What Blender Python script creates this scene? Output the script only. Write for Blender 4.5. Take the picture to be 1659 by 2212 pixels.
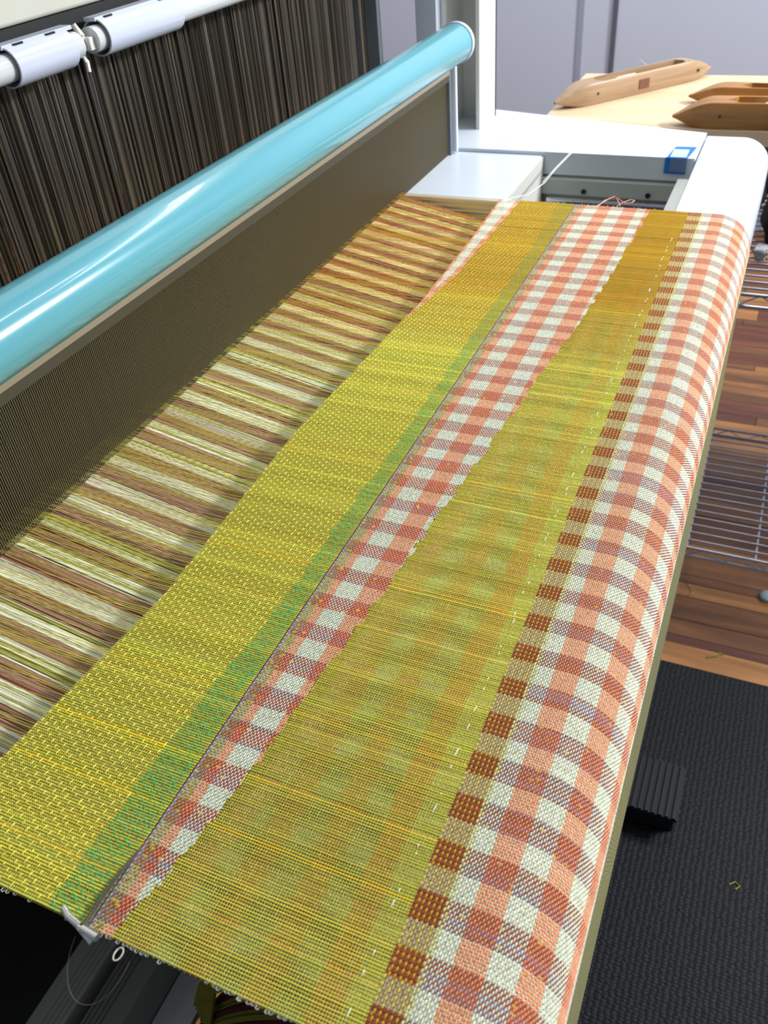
import bpy, math, random
import numpy as np
from mathutils import Vector, Matrix

for o in list(bpy.data.objects): bpy.data.objects.remove(o)
SC = bpy.context.scene
COL = SC.collection
rnd = random.Random(7)
rng = np.random.default_rng(7)

# ------------------------------------------------------------------ camera
# world: X = along the warp towards the weaver, Y = along the weft (away), Z = up, metres
def look(yaw, pitch, roll):
    y, p, r = math.radians(yaw), math.radians(pitch), math.radians(roll)
    f = Vector((math.sin(y)*math.cos(p), math.cos(y)*math.cos(p), -math.sin(p)))
    ri = Vector((math.cos(y), -math.sin(y), 0)); up = ri.cross(f)
    R = math.cos(r)*ri + math.sin(r)*up
    U = -math.sin(r)*ri + math.cos(r)*up
    return Matrix(((R.x, U.x, -f.x), (R.y, U.y, -f.y), (R.z, U.z, -f.z)))
cd = bpy.data.cameras.new('camera'); cam = bpy.data.objects.new('camera', cd); COL.objects.link(cam)
cam.matrix_world = Matrix.Translation((0, 0, 1.35)) @ look(-26.72, 38.95, -5.5).to_4x4()
cd.sensor_fit = 'VERTICAL'; cd.sensor_height = 36.0; cd.lens = 1820/2212*36
cd.clip_start = .02; cd.clip_end = 40
cd.dof.use_dof = True; cd.dof.focus_distance = .72; cd.dof.aperture_fstop = 12
SC.camera = cam

# ------------------------------------------------------------------ light
w = bpy.data.worlds.new('room_ambience'); SC.world = w; w.use_nodes = True
bg = w.node_tree.nodes['Background']; bg.inputs[0].default_value = (.80, .87, 1.0, 1); bg.inputs[1].default_value = .24
def area(name, loc, target, sx, sy, power, col=(1, 1, 1)):
    l = bpy.data.lights.new(name, 'AREA'); l.shape = 'RECTANGLE'; l.size = sx; l.size_y = sy; l.energy = power; l.color = col
    o = bpy.data.objects.new(name, l); COL.objects.link(o); o.location = loc
    d = Vector(target) - Vector(loc); o.rotation_euler = d.to_track_quat('-Z', 'Y').to_euler(); return o
# ceiling tube over the loom, long axis along Y
area('ceiling_tube_light', (.17, 1.25, 2.55), (.17, 1.25, 0), .022, 1.4, 6, (1, .98, .94))
area('unseen_area_light', (1.85, 2.05, 2.30), (-.35, 1.0, .9), 1.0, .22, 118, (.94, .97, 1))
area('unseen_area_light', (-.4, 2.5, 2.7), (-.2, 3.5, 0.5), 2.4, .5, 44, (.93, .96, 1))  # added fill to brighten the back wall, no real fixture
SC.view_settings.view_transform = 'Standard'; SC.view_settings.look = 'None'
SC.view_settings.gamma = 1; SC.view_settings.use_curve_mapping = False
SC.view_settings.exposure = 0.05

# ------------------------------------------------------------------ colour and materials
def lin(c):
    c = c/255.; return c/12.92 if c <= .04045 else ((c+.055)/1.055)**2.4
def L3(r, g, b): return np.array([lin(r), lin(g), lin(b)])
def rgba(r, g, b): return (lin(r), lin(g), lin(b), 1)
def mat(name, col, rough=.5, metal=0, noise=0, nscale=20, bump=0, bscale=80, spec=.5, coat=0, trans=0):
    m = bpy.data.materials.new(name); m.use_nodes = True; nt = m.node_tree; b = nt.nodes['Principled BSDF']
    b.inputs['Base Color'].default_value = rgba(*col); b.inputs['Roughness'].default_value = rough
    b.inputs['Metallic'].default_value = metal; b.inputs['Specular IOR Level'].default_value = spec
    b.inputs['Coat Weight'].default_value = coat
    if trans: b.inputs['Transmission Weight'].default_value = trans
    tc = nt.nodes.new('ShaderNodeTexCoord')
    if noise:
        n = nt.nodes.new('ShaderNodeTexNoise'); n.inputs['Scale'].default_value = nscale; n.inputs['Detail'].default_value = 4
        nt.links.new(tc.outputs['Object'], n.inputs['Vector'])
        mx = nt.nodes.new('ShaderNodeMix'); mx.data_type = 'RGBA'
        mx.inputs['A'].default_value = tuple(min(1, v*(1-noise)) for v in rgba(*col)[:3])+(1,)
        mx.inputs['B'].default_value = tuple(min(1, v*(1+noise)) for v in rgba(*col)[:3])+(1,)
        nt.links.new(n.outputs['Fac'], mx.inputs['Factor']); nt.links.new(mx.outputs['Result'], b.inputs['Base Color'])
    if bump:
        n = nt.nodes.new('ShaderNodeTexNoise'); n.inputs['Scale'].default_value = bscale; n.inputs['Detail'].default_value = 3
        nt.links.new(tc.outputs['Object'], n.inputs['Vector'])
        bp = nt.nodes.new('ShaderNodeBump'); bp.inputs['Strength'].default_value = bump; bp.inputs['Distance'].default_value = .002
        nt.links.new(n.outputs['Fac'], bp.inputs['Height']); nt.links.new(bp.outputs['Normal'], b.inputs['Normal'])
    return m
def thread_mat(name, rough=.85, spec=.25, sheen=.2):
    m = bpy.data.materials.new(name); m.use_nodes = True; nt = m.node_tree; b = nt.nodes['Principled BSDF']
    a = nt.nodes.new('ShaderNodeAttribute'); a.attribute_name = 'Col'
    tc = nt.nodes.new('ShaderNodeTexCoord'); n = nt.nodes.new('ShaderNodeTexNoise'); n.inputs['Scale'].default_value = 900; n.inputs['Detail'].default_value = 2
    nt.links.new(tc.outputs['Object'], n.inputs['Vector'])
    mr = nt.nodes.new('ShaderNodeMapRange'); mr.inputs['To Min'].default_value = .78; mr.inputs['To Max'].default_value = 1.22
    nt.links.new(n.outputs['Fac'], mr.inputs['Value'])
    vm = nt.nodes.new('ShaderNodeVectorMath'); vm.operation = 'SCALE'
    nt.links.new(a.outputs['Color'], vm.inputs[0]); nt.links.new(mr.outputs['Result'], vm.inputs['Scale'])
    nt.links.new(vm.outputs['Vector'], b.inputs['Base Color'])
    b.inputs['Roughness'].default_value = rough; b.inputs['Specular IOR Level'].default_value = spec; b.inputs['Sheen Weight'].default_value = sheen
    return m
M = {}
M['yarn'] = thread_mat('cotton_yarn')
M['silk'] = thread_mat('silky_yarn', .45, .5, .1)
M['white'] = mat('white_painted_metal', (212, 220, 230), .28, noise=.02)
M['offwhite'] = mat('off_white_plastic', (222, 222, 214), .4)
M['cream'] = mat('cream_beam_panel', (192, 192, 178), .45)
M['greyside'] = mat('light_grey_metal', (176, 182, 176), .4)
M['tube'] = mat('white_gloss_plastic', (200, 206, 224), .2, coat=.4)
M['blue'] = mat('turquoise_tube', (98, 168, 182), .2, coat=.5, noise=.02, nscale=6)
M['darkgap'] = mat('black_recess', (16, 16, 16), .7)
M['black'] = mat('black_metal', (22, 22, 24), .5)
M['dent'] = mat('reed_steel', (114, 105, 80), .45, metal=.25)
M['reedcap'] = mat('reed_cap_grey', (146, 134, 114), .5)
M['reedbind'] = mat('reed_binding', (66, 62, 46), .6)
M['reedgrey'] = mat('reed_baulk_grey', (112, 116, 124), .5)
M['alu'] = mat('anodised_aluminium', (196, 196, 188), .5, metal=0, noise=.05, nscale=8)
M['aludark'] = mat('dark_aluminium', (140, 140, 136), .5, metal=0)
M['panel'] = mat('grey_tray', (214, 218, 220), .6, noise=.05)
M['chrome'] = mat('chrome', (214, 216, 228), .18, metal=1)
M['chromew'] = mat('chrome_wire', (186, 188, 200), .3, metal=.9)
M['screw'] = mat('dark_screw', (60, 64, 64), .35, metal=.8)
M['wall'] = mat('grey_wall_paint', (186, 190, 204), .7, noise=.03, nscale=3)
M['seamdark'] = mat('dark_wall_joint', (84, 86, 98), .7)
M['seam'] = mat('pale_wall_joint', (146, 150, 164), .7)
M['tape'] = mat('blue_masking_tape', (20, 108, 196), .6, noise=.08, nscale=60)
M['tapeflap'] = mat('shaded_tape_patch', (96, 120, 160), .6)
M['paper'] = mat('pale_tape_patch', (176, 200, 236), .6)
M['rubber'] = mat('black_rubber', (24, 26, 29), .5, spec=.35)
M['pale'] = mat('pale_blue_plastic', (158, 178, 186), .35)
M['glass'] = mat('clear_lamp_tube', (206, 210, 212), .15, coat=.6)
M['steel'] = mat('polished_steel', (225, 222, 222), .12, metal=.9)
M['wire'] = mat('grey_wire', (96, 90, 80), .5, metal=.3)
M['nylon'] = mat('white_sewing_thread', (222, 226, 228), .4)
M['darkcloth'] = mat('black_textile', (22, 20, 24), .9, bump=.6)
M['redcloth'] = mat('dark_red_textile', (78, 22, 26), .9, bump=.6)
M['fuzz'] = mat('grey_fuzzy_wool', (170, 170, 172), .95, bump=1, bscale=200)
M['leather'] = mat('brown_scrap', (92, 70, 40), .8)
M['bobbin'] = mat('white_bobbin_yarn', (214, 208, 196), .8, bump=.5, bscale=500)
M['pin'] = mat('dark_metal_pin', (72, 60, 52), .4, metal=.7)
M['stamp'] = mat('burnt_stamp', (112, 74, 48), .7)

def wood(name, c1, c2, axis='X', scale=1., rough=.45, dist=6.):
    m = bpy.data.materials.new(name); m.use_nodes = True; nt = m.node_tree; b = nt.nodes['Principled BSDF']
    tc = nt.nodes.new('ShaderNodeTexCoord'); mp = nt.nodes.new('ShaderNodeMapping')
    mp.inputs['Scale'].default_value = (1.2*scale, 14*scale, 14*scale) if axis == 'X' else (14*scale, 1.2*scale, 14*scale)
    oi = nt.nodes.new('ShaderNodeObjectInfo'); ad = nt.nodes.new('ShaderNodeVectorMath'); ad.operation = 'ADD'
    sc = nt.nodes.new('ShaderNodeVectorMath'); sc.operation = 'SCALE'; sc.inputs['Scale'].default_value = 37.
    cb = nt.nodes.new('ShaderNodeCombineXYZ'); nt.links.new(oi.outputs['Random'], cb.inputs[0]); nt.links.new(oi.outputs['Random'], cb.inputs[2])
    nt.links.new(cb.outputs[0], sc.inputs[0]); nt.links.new(tc.outputs['Object'], mp.inputs['Vector'])
    nt.links.new(mp.outputs[0], ad.inputs[0]); nt.links.new(sc.outputs[0], ad.inputs[1])
    n = nt.nodes.new('ShaderNodeTexNoise'); n.inputs['Scale'].default_value = 2.2; n.inputs['Detail'].default_value = 7; n.inputs['Distortion'].default_value = .6
    nt.links.new(ad.outputs[0], n.inputs['Vector'])
    cr = nt.nodes.new('ShaderNodeValToRGB'); cr.color_ramp.elements[0].position = .32; cr.color_ramp.elements[1].position = .68
    cr.color_ramp.elements[0].color = rgba(*c1); cr.color_ramp.elements[1].color = rgba(*c2)
    nt.links.new(n.outputs['Fac'], cr.inputs['Fac']); nt.links.new(cr.outputs['Color'], b.inputs['Base Color'])
    b.inputs['Roughness'].default_value = rough
    bp = nt.nodes.new('ShaderNodeBump'); bp.inputs['Strength'].default_value = .15; bp.inputs['Distance'].default_value = .001
    nt.links.new(n.outputs['Fac'], bp.inputs['Height']); nt.links.new(bp.outputs['Normal'], b.inputs['Normal'])
    return m
PL = [wood('walnut_plank', (70, 44, 24), (124, 80, 44)), wood('oak_plank', (132, 86, 46), (178, 124, 70)),
      wood('mid_plank', (92, 58, 32), (150, 100, 56)), wood('red_plank', (78, 42, 28), (116, 66, 42))]
M['ply'] = wood('birch_plywood', (200, 172, 136), (222, 196, 162), 'X', .5, .5)
M['beech'] = wood('beech_wood', (148, 120, 90), (178, 148, 116), 'X', 2., .42)
M['honey'] = wood('honey_wood', (146, 98, 44), (178, 126, 64), 'X', 2., .4)

# rubber mat: small raised dashes
m = bpy.data.materials.new('textured_black_mat'); m.use_nodes = True; nt = m.node_tree; b = nt.nodes['Principled BSDF']
b.inputs['Base Color'].default_value = rgba(19, 20, 24); b.inputs['Roughness'].default_value = .6
tc = nt.nodes.new('ShaderNodeTexCoord'); mp = nt.nodes.new('ShaderNodeMapping'); mp.inputs['Scale'].default_value = (110, 190, 1)
br = nt.nodes.new('ShaderNodeTexVoronoi'); br.inputs['Scale'].default_value = 1.; br.inputs['Randomness'].default_value = .35
nt.links.new(tc.outputs['Object'], mp.inputs[0]); nt.links.new(mp.outputs[0], br.inputs['Vector'])
bp = nt.nodes.new('ShaderNodeBump'); bp.inputs['Strength'].default_value = .9; bp.inputs['Distance'].default_value = .002; bp.invert = True
nt.links.new(br.outputs['Distance'], bp.inputs['Height']); nt.links.new(bp.outputs['Normal'], b.inputs['Normal'])
b.inputs['Specular IOR Level'].default_value = .22
M['mat'] = m

# ------------------------------------------------------------------ object helpers
def setp(o, label=None, cat=None, group=None, kind=None):
    if label: o['label'] = label
    if cat: o['category'] = cat
    if group: o['group'] = group
    if kind: o['kind'] = kind
    return o
def thing(name, loc, label, cat, group=None, kind=None):
    o = bpy.data.objects.new(name, None); COL.objects.link(o); o.location = loc; o.empty_display_size = .02
    return setp(o, label, cat, group, kind)
def link(name, me, m=None, parent=None, **k):
    o = bpy.data.objects.new(name, me); COL.objects.link(o)
    if m: me.materials.append(M[m] if isinstance(m, str) else m)
    if parent:
        o.parent = parent
        wl = Vector((0, 0, 0)); p = parent
        while p: wl += p.location; p = p.parent
        o.location = -wl            # parts are modelled in world coordinates
    return setp(o, **k)
class MB:
    def __init__(s): s.v = []; s.f = []; s.sm = []
    def add(s, v, f, smooth=False):
        n = len(s.v); s.v += [tuple(p) for p in v]; s.f += [tuple(i+n for i in q) for q in f]; s.sm += [smooth]*len(f); return s
    def box(s, x0, y0, z0, x1, y1, z1):
        v = [(x0, y0, z0), (x1, y0, z0), (x1, y1, z0), (x0, y1, z0), (x0, y0, z1), (x1, y0, z1), (x1, y1, z1), (x0, y1, z1)]
        return s.add(v, [(0, 3, 2, 1), (4, 5, 6, 7), (0, 1, 5, 4), (1, 2, 6, 5), (2, 3, 7, 6), (3, 0, 4, 7)])
    def prism(s, pts, axis, a, b, smooth=False, caps=True):
        # pts: 2-D outline (counter-clockwise or not), extruded along axis from a to b
        def P(p, t):
            return {'X': (t, p[0], p[1]), 'Y': (p[0], t, p[1]), 'Z': (p[0], p[1], t)}[axis]
        n = len(pts); v = [P(p, a) for p in pts]+[P(p, b) for p in pts]
        s.add(v, [(i, (i+1) % n, n+(i+1) % n, n+i) for i in range(n)], smooth)
        if caps: s.add(v, [tuple(range(n))[::-1], tuple(range(n, 2*n))])
        return s
    def tube(s, pts, r, n=8, smooth=True, caps=True, close=False):
        pts = [Vector(p) for p in pts]; rings = []
        rr = r if isinstance(r, (list, tuple)) else [r]*len(pts)
        prev = None
        for i, p in enumerate(pts):
            a = pts[max(0, i-1)]; c = pts[min(len(pts)-1, i+1)]; t = (c-a).normalized()
            u = Vector((0, 0, 1)) if abs(t.z) < .9 else Vector((1, 0, 0))
            e1 = t.cross(u).normalized(); e2 = t.cross(e1)
            rings.append([p+rr[i]*(math.cos(2*math.pi*k/n)*e1+math.sin(2*math.pi*k/n)*e2) for k in range(n)])
        v = [q for ring in rings for q in ring]; f = []
        for i in range(len(pts)-1):
            for k in range(n): f.append((i*n+k, i*n+(k+1) % n, (i+1)*n+(k+1) % n, (i+1)*n+k))
        s.add(v, f, smooth)
        if caps: s.add(rings[0]+rings[-1], [tuple(range(n)), tuple(range(n, 2*n))[::-1]])
        return s
    def build(s, name, m, parent=None, bevel=0, sharp=0, **k):
        me = bpy.data.meshes.new(name); me.from_pydata([tuple(p) for p in s.v], [], s.f)
        me.polygons.foreach_set('use_smooth', s.sm); me.update()
        import bmesh
        bm = bmesh.new(); bm.from_mesh(me); bmesh.ops.recalc_face_normals(bm, faces=bm.faces); bm.to_mesh(me); bm.free()
        if any(s.sm) and hasattr(me, 'set_sharp_from_angle'): me.set_sharp_from_angle(angle=.7)
        o = link(name, me, m, parent, **k)
        if bevel:
            md = o.modifiers.new('Bevel', 'BEVEL'); md.width = bevel; md.segments = 3; md.limit_method = 'ANGLE'; md.angle_limit = .6
            md.harden_normals = False
            for p in me.polygons: p.use_smooth = True
            me.set_sharp_from_angle(angle=.6) if hasattr(me, 'set_sharp_from_angle') else None
        return o

# ================================================================== THE ROOM
fl = MB().box(-5, -1.2, -.06, 2.2, 3.6, -.012).build('floor', 'leather', kind='structure')
# planks run along X
ys = [3.58]; widths = [.071, .043, .071, .071, .03, .071, .055, .071, .071, .043]
edges = [1.15, 1.222, 1.286, 1.31, 1.358, 1.429, 1.472, 1.50, 1.571, 1.61, 1.682, 1.72, 1.79, 1.86]
while edges[-1] < 3.5: edges.append(edges[-1]+widths[len(edges) % 10])
edges[-1] = 3.58
lo = [1.15]
while lo[-1] > -.9: lo.append(lo[-1]-.0715)
edges = lo[::-1][:-1]+edges
seq = [1, 3, 0, 0, 1, 0, 2, 1, 2, 0, 1, 2, 3, 2, 0, 1]
cut = edges.index(1.222)
for i in range(len(edges)-1):
    y0, y1 = edges[i], edges[i+1]
    x = -5.0 + rnd.random()*.5
    xs = [-5.0]
    xx = -3.9 + rnd.random()
    while xx < 2.0: xs.append(xx); xx += 1.3 + rnd.random()*1.0
    xs.append(2.2)
    if 0 <= i-cut < 12: xs = [-5.0, -3.0-rnd.random(), -1.1-rnd.random(), 1.3, 2.2]
    for k in range(len(xs)-1):
        xm = (xs[k]+xs[k+1])/2; ym = (y0+y1)/2; hx = (xs[k+1]-xs[k])/2-.0008; hy = (y1-y0)/2-.0007
        o = MB().box(-hx, -hy, -.012, hx, hy, rnd.uniform(-.0006, 0))
        kk = seq[(i-cut) % 16] if 0 <= i-cut < 16 else rnd.randrange(4)
        me = bpy.data.meshes.new('floor_plank'); me.from_pydata(o.v, [], o.f)
        me.materials.append(PL[kk])
        p = bpy.data.objects.new('floor_plank', me); COL.objects.link(p); p.parent = fl; p.location = (xm, ym, 0)

# back wall of joined panels with two joints
wf = MB().box(-5, 3.6, -.06, 2.2, 3.7, 2.9).build('wall_back', 'wall', kind='structure')
MB().box(-.672, 3.590, 0, -.655, 3.602, 2.9).build('panel_joint', 'seamdark', wf, label='dark vertical joint')
MB().box(-.800, 3.594, 0, -.780, 3.602, 2.9).build('panel_joint', 'seam', wf, label='pale vertical joint')
MB().box(-5.1, -1.2, -.06, -5, 3.7, 2.9).build('wall_left', 'wall', kind='structure')
MB().box(-5, 3.585, 0, 2.2, 3.6, .07).build('baseboard_back', 'seam', kind='structure')

# ================================================================== CLOTH
XT, RB, ZC = -.065, .050, .900
def surf(s, h):
    """point at warp arc length s, height h above the cloth -> X, Z"""
    s = np.asarray(s, float); h = np.asarray(h, float)
    q = RB*math.pi/2
    a = np.clip((s-XT)/RB, 0, math.pi/2)
    X = np.where(s < XT, s, XT+(RB+h)*np.sin(a)); Z = np.where(s < XT, ZC+h, ZC-RB+(RB+h)*np.cos(a))
    over = s > XT+q
    d = s-(XT+q)
    X = np.where(over, XT+RB+h+d*.001, X); Z = np.where(over, ZC-RB-d, Z)
    return X, Z
PY = .00185; Y0, Y1 = .119, 1.247
NW = int((Y1-Y0)/PY)
def far_draw(y):   # slight skew so that the far selvedge draws in
    return y
def arr_mesh(name, V, F, Cc, m, parent, smooth=True, **k):
    me = bpy.data.meshes.new(name)
    nf, w_ = F.shape
    me.vertices.add(len(V)); me.vertices.foreach_set('co', V.astype(np.float32).ravel())
    me.loops.add(nf*w_); me.loops.foreach_set('vertex_index', F.astype(np.int32).ravel())
    me.polygons.add(nf); me.polygons.foreach_set('loop_start', np.arange(0, nf*w_, w_, dtype=np.int32))
    me.polygons.foreach_set('loop_total', np.full(nf, w_, np.int32))
    me.polygons.foreach_set('use_smooth', np.full(nf, smooth, bool))
    at = me.attributes.new('Col', 'FLOAT_COLOR', 'POINT')
    C4 = np.ones((len(V), 4), np.float32); C4[:, :3] = Cc; at.data.foreach_set('color', C4.ravel())
    me.update(calc_edges=True)
    return link(name, me, m, parent, kind='stuff', **k)

TMPL = np.array([[-1, 0, -.55], [-.45, -1, 0], [-.45, 0, 1], [-.45, 1, 0], [.45, -1, 0], [.45, 0, 1], [.45, 1, 0], [1, 0, -.55]])
TF = np.array([[0, 1, 2, 2], [0, 2, 3, 3], [1, 4, 5, 2], [2, 5, 6, 3], [4, 7, 5, 5], [5, 7, 6, 6]])
TF3 = np.array([[0, 1, 2], [0, 2, 3], [1, 4, 5], [1, 5, 2], [2, 5, 6], [2, 6, 3], [4, 7, 5], [5, 7, 6]])
def grains(s, y, along_y, ln, wd, ht, h0, col, skew=0.):
    """rice-grain shaped visible floats of yarn; returns V,F,C"""
    n = len(s); T = TMPL
    a = T[None, :, 0]*(ln[:, None]/2); b_ = T[None, :, 1]*(wd[:, None]/2); h = h0[:, None]+T[None, :, 2]*ht[:, None]
    sk = skew if np.ndim(skew) == 0 else skew[:, None]
    ay = along_y[:, None]
    S = s[:, None]+np.where(ay, b_+a*sk, a); Y = y[:, None]+np.where(ay, a, b_+a*sk)
    X, Z = surf(S, h)
    V = np.stack([X, Y, Z], -1).reshape(-1, 3)
    F = (TF3[None]+8*np.arange(n)[:, None, None]).reshape(-1, 3)
    return V, F, np.repeat(col, 8, 0)
def tubes(paths, r, col, rows_along_s=True):
    """paths: list of (S,Y,H) arrays (K stations) -> open-bottomed 3 face yarn; col (n,3) or (n,K,3)"""
    S = np.array([p[0] for p in paths]); Y = np.array([p[1] for p in paths]); H = np.array([p[2] for p in paths])
    n, K = S.shape; r = np.broadcast_to(np.asarray(r, float).reshape(-1, 1), (n, 1))
    off = [(-1, -.5), (-.55, .75), (.55, .75), (1, -.5)]
    Vs = []
    for o_, hh in off:
        s_ = S + (0 if rows_along_s else o_*r); y_ = Y + (o_*r if rows_along_s else 0)
        X, Z = surf(s_, H+hh*r); Vs.append(np.stack([X, y_, Z], -1))
    V = np.stack(Vs, 2)            # n,K,4,3
    idx = np.arange(n*K*4).reshape(n, K, 4)
    F = []
    for j in range(3):
        F.append(np.stack([idx[:, :-1, j], idx[:, 1:, j], idx[:, 1:, j+1], idx[:, :-1, j+1]], -1).reshape(-1, 4))
    if col.ndim == 2: col = np.repeat(col[:, None], K, 1)
    C = np.repeat(col[:, :, None], 4, 2).reshape(-1, 3)
    return V.reshape(-1, 3), np.concatenate(F), C

# --- yarn colours
PER, CR0 = .0316, .3062          # warp stripe period and centre of one cream stripe
yw = Y0+PY*(np.arange(NW)+.5)    # warp positions
is_rust = (np.abs(((yw-CR0)/PER) % 1-.5) < .25)
CREAM, RUST, MAUVE, SALM = L3(224, 229, 204), L3(156, 72, 50), L3(134, 96, 122), L3(240, 156, 110)
LAV = L3(168, 164, 192); TEAL = L3(60, 180, 110)
low_col = np.where(is_rust[:, None], RUST, CREAM)
mv = is_rust & (rng.random(NW) < .38); low_col[mv] = MAUVE
low_col = low_col*(1+.12*rng.standard_normal((NW, 1))).clip(.6, 1.3)
low_dark = low_col.copy(); low_dark[is_rust] = L3(146, 58, 38)*(1+.15*rng.standard_normal((is_rust.sum(), 1))); low_dark[mv & (rng.random(NW) < .6)] = L3(116, 78, 100)
def ss(a, b, x): t = np.clip((x-a)/(b-a), 0, 1); return t*t*(3-2*t)
g = ss(.78, .95, yw+.03*np.sin(yw*40))[:, None]
YEL = L3(226, 216, 80); GOLD = L3(216, 172, 32)
top_col = YEL*(1-g)+GOLD*g
drift = .45*np.convolve(rng.standard_normal(NW+40), np.ones(12)/12, 'same')[20:-20][:, None]
top_col = top_col*(1+.35*drift+.055*rng.standard_normal((NW, 1))).clip(.7, 1.4)
top_col[:, 1:2] *= (1+.06*rng.standard_normal((NW, 1)))
top_col[rng.random(NW) < .05] *= 1.35
for yb in (.233, .286, .150, .196, .42, .56): top_col[int((yb-Y0)/PY)] = L3(250, 212, 40)*1.3
dk = rng.random(NW) < .015; top_col[dk] = top_col[dk]*np.array([.72, .6, .6])
def interp(tab): a = np.array(tab); return lambda y: np.interp(y, a[:, 0], a[:, 1])
fell = interp([(.10, -.392), (.185, -.389), (.347, -.3745), (.587, -.3825), (.72, -.376), (.835, -.3715), (.874, -.368), (.973, -.370), (1.1, -.373), (1.233, -.379)])
baskL = interp([(.10, -.392), (.185, -.389), (.347, -.3745), (.587, -.3825), (.72, -.376), (.835, -.3715), (.851, -.367), (.971, -.352), (1.11, -.350), (1.239, -.348)])
greenL = interp([(.10, -.293), (.151, -.292), (.286, -.289), (.36, -.282), (.6, -.279), (1.03, -.2815), (1.22, -.2887)])
jag = interp([(.10, -.249), (.12, -.2475), (.239, -.2285), (.346, -.219), (.513, -.205), (.92, -.171), (1.212, -.158), (1.25, -.157)])
LAVX = -.2632

cloth = thing('woven_cloth', (-.25, .68, .9), 'double-layer yellow and salmon gingham cloth on the loom, draped over the front beam', 'cloth')

# --- generic plain weave zone built of yarn floats
def weave(name, s0f, s1f, pw, weft_col, yellow_fleck=.012, h0=-.0002, warpcol=low_col, lw=1.0, density=1., label=None, extra=None, rw=1.0):
    smin = min(s0f(yw)); smax = max(s1f(yw)); js = np.arange(math.floor(smin/pw), math.ceil(smax/pw)+1)
    J, I = np.meshgrid(js, np.arange(NW)); s = (J+.5)*pw; y = yw[I]
    ok = (s >= s0f(y)) & (s < s1f(y)); J, I, s, y = J[ok], I[ok], s[ok], y[ok]
    weft_on = ((I+J) % 2) == 0
    wc = weft_col(s, y); pc = warpcol[I]
    fl = rng.random(len(s)) < yellow_fleck
    col = np.where(weft_on[:, None], wc, pc); col[fl & ~weft_on] = L3(206, 170, 50)
    col = col*(1+.07*rng.standard_normal((len(s), 1))).clip(.7, 1.3)
    rr_ = is_rust[I]; ln = np.where(weft_on, PY*1.86, np.where(rr_, pw*(1.5+.3*(rw > 1)), pw*1.15))*lw; wd = np.where(weft_on, np.where(rr_ & (rw > 1), pw*.56, pw*.86), np.where(rr_, PY*.52*rw, PY*.36))*density; ht = np.where(weft_on, .00044, np.where(rr_, .00032, .00020))
    s = s+rng.standard_normal(len(s))*.00006; y = y+rng.standard_normal(len(s))*.00009
    if extra is not None: keep = extra(I, J, s, y, weft_on, col); 
    V, F, C = grains(s, y, weft_on, ln, wd, ht, np.full(len(s), h0), col, skew=np.where(weft_on, .12, 0.))
    return arr_mesh(name, V, F, C, 'yarn', cloth, label=label)
def sheet(name, s0, s1, h, colf, ds=.002, dy=PY*2, y0=Y0+.0006, y1=Y1-.0006, mname='yarn', s0f=None, s1f=None):
    ny = int((y1-y0)/dy)+1; ns = max(2, int((s1-s0)/ds)+1)
    yy = np.linspace(y0, y1, ny)
    t = np.linspace(0, 1, ns)
    a = s0f(yy) if s0f else np.full(ny, s0); b_ = s1f(yy) if s1f else np.full(ny, s1)
    S = a[:, None]+(b_-a)[:, None]*t[None]; Y = np.repeat(yy[:, None], ns, 1)
    X, Z = surf(S, np.full_like(S, h)); V = np.stack([X, Y, Z], -1).reshape(-1, 3)
    idx = np.arange(ny*ns).reshape(ny, ns)
    F = np.stack([idx[:-1, :-1], idx[:-1, 1:], idx[1:, 1:], idx[1:, :-1]], -1).reshape(-1, 4)
    return arr_mesh(name, V, F, colf(S.ravel(), Y.ravel()), mname, cloth, smooth=False)
def cst(v): return lambda y: np.full_like(np.asarray(y, float), v)
def stripes(tab):     # [(s_end, colour)...]
    def f(s, y):
        out = np.zeros((len(s), 3)); out[:] = tab[-1][1]; done = np.zeros(len(s), bool)
        for e, c in tab:
            k = (s < e) & ~done; out[k] = c; done |= k
        return out
    return f
PWG = .00140
# far salmon strip beside the fell
farcol = lambda s, y: np.where(((s < fell(y)+.0035) | (s > baskL(y)-.006))[:, None], SALM, CREAM)
weave('fell_gingham_strip', lambda y: fell(y), lambda y: np.where(y > .84, baskL(y), fell(y)), PWG, farcol, label='narrow salmon and cream checked strip')
# brown and tan check band left of the gingham
OLV = L3(176, 160, 96)
weave('olive_check_strip', cst(LAVX+.0008), cst(-.2548), PWG, rw=1.6, weft_col=lambda s, y: np.broadcast_to(OLV, (len(s), 3)).copy(), yellow_fleck=.15, label='narrow olive and rust checked strip')
# lavender line
weave('lavender_line', cst(LAVX-.0006), cst(LAVX+.0008), PWG, lambda s, y: np.broadcast_to(LAV, (len(s), 3)).copy(), 0, warpcol=np.broadcast_to(L3(140, 134, 150), (NW, 3)).copy(), label='thin lavender line')
# first gingham
g1 = stripes([(-.2472, SALM), (-.229, CREAM), (-.211, SALM), (-.193, CREAM), (-.175, SALM), (-.1628, CREAM), (0, SALM)])
jit = np.cumsum(rng.standard_normal(NW))*.0; stepj = rng.integers(0, 3, NW//6+2)*.0014
def jagf(y): return np.floor((jag(y)+stepj[np.clip(((y-Y0)/(PY*6)).astype(int), 0, len(stepj)-1)])/PWG)*PWG
weave('gingham_band', cst(-.2548), jagf, PWG, g1, rw=2.0, warpcol=low_dark, label='salmon and cream gingham band widening to the far edge')
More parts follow.
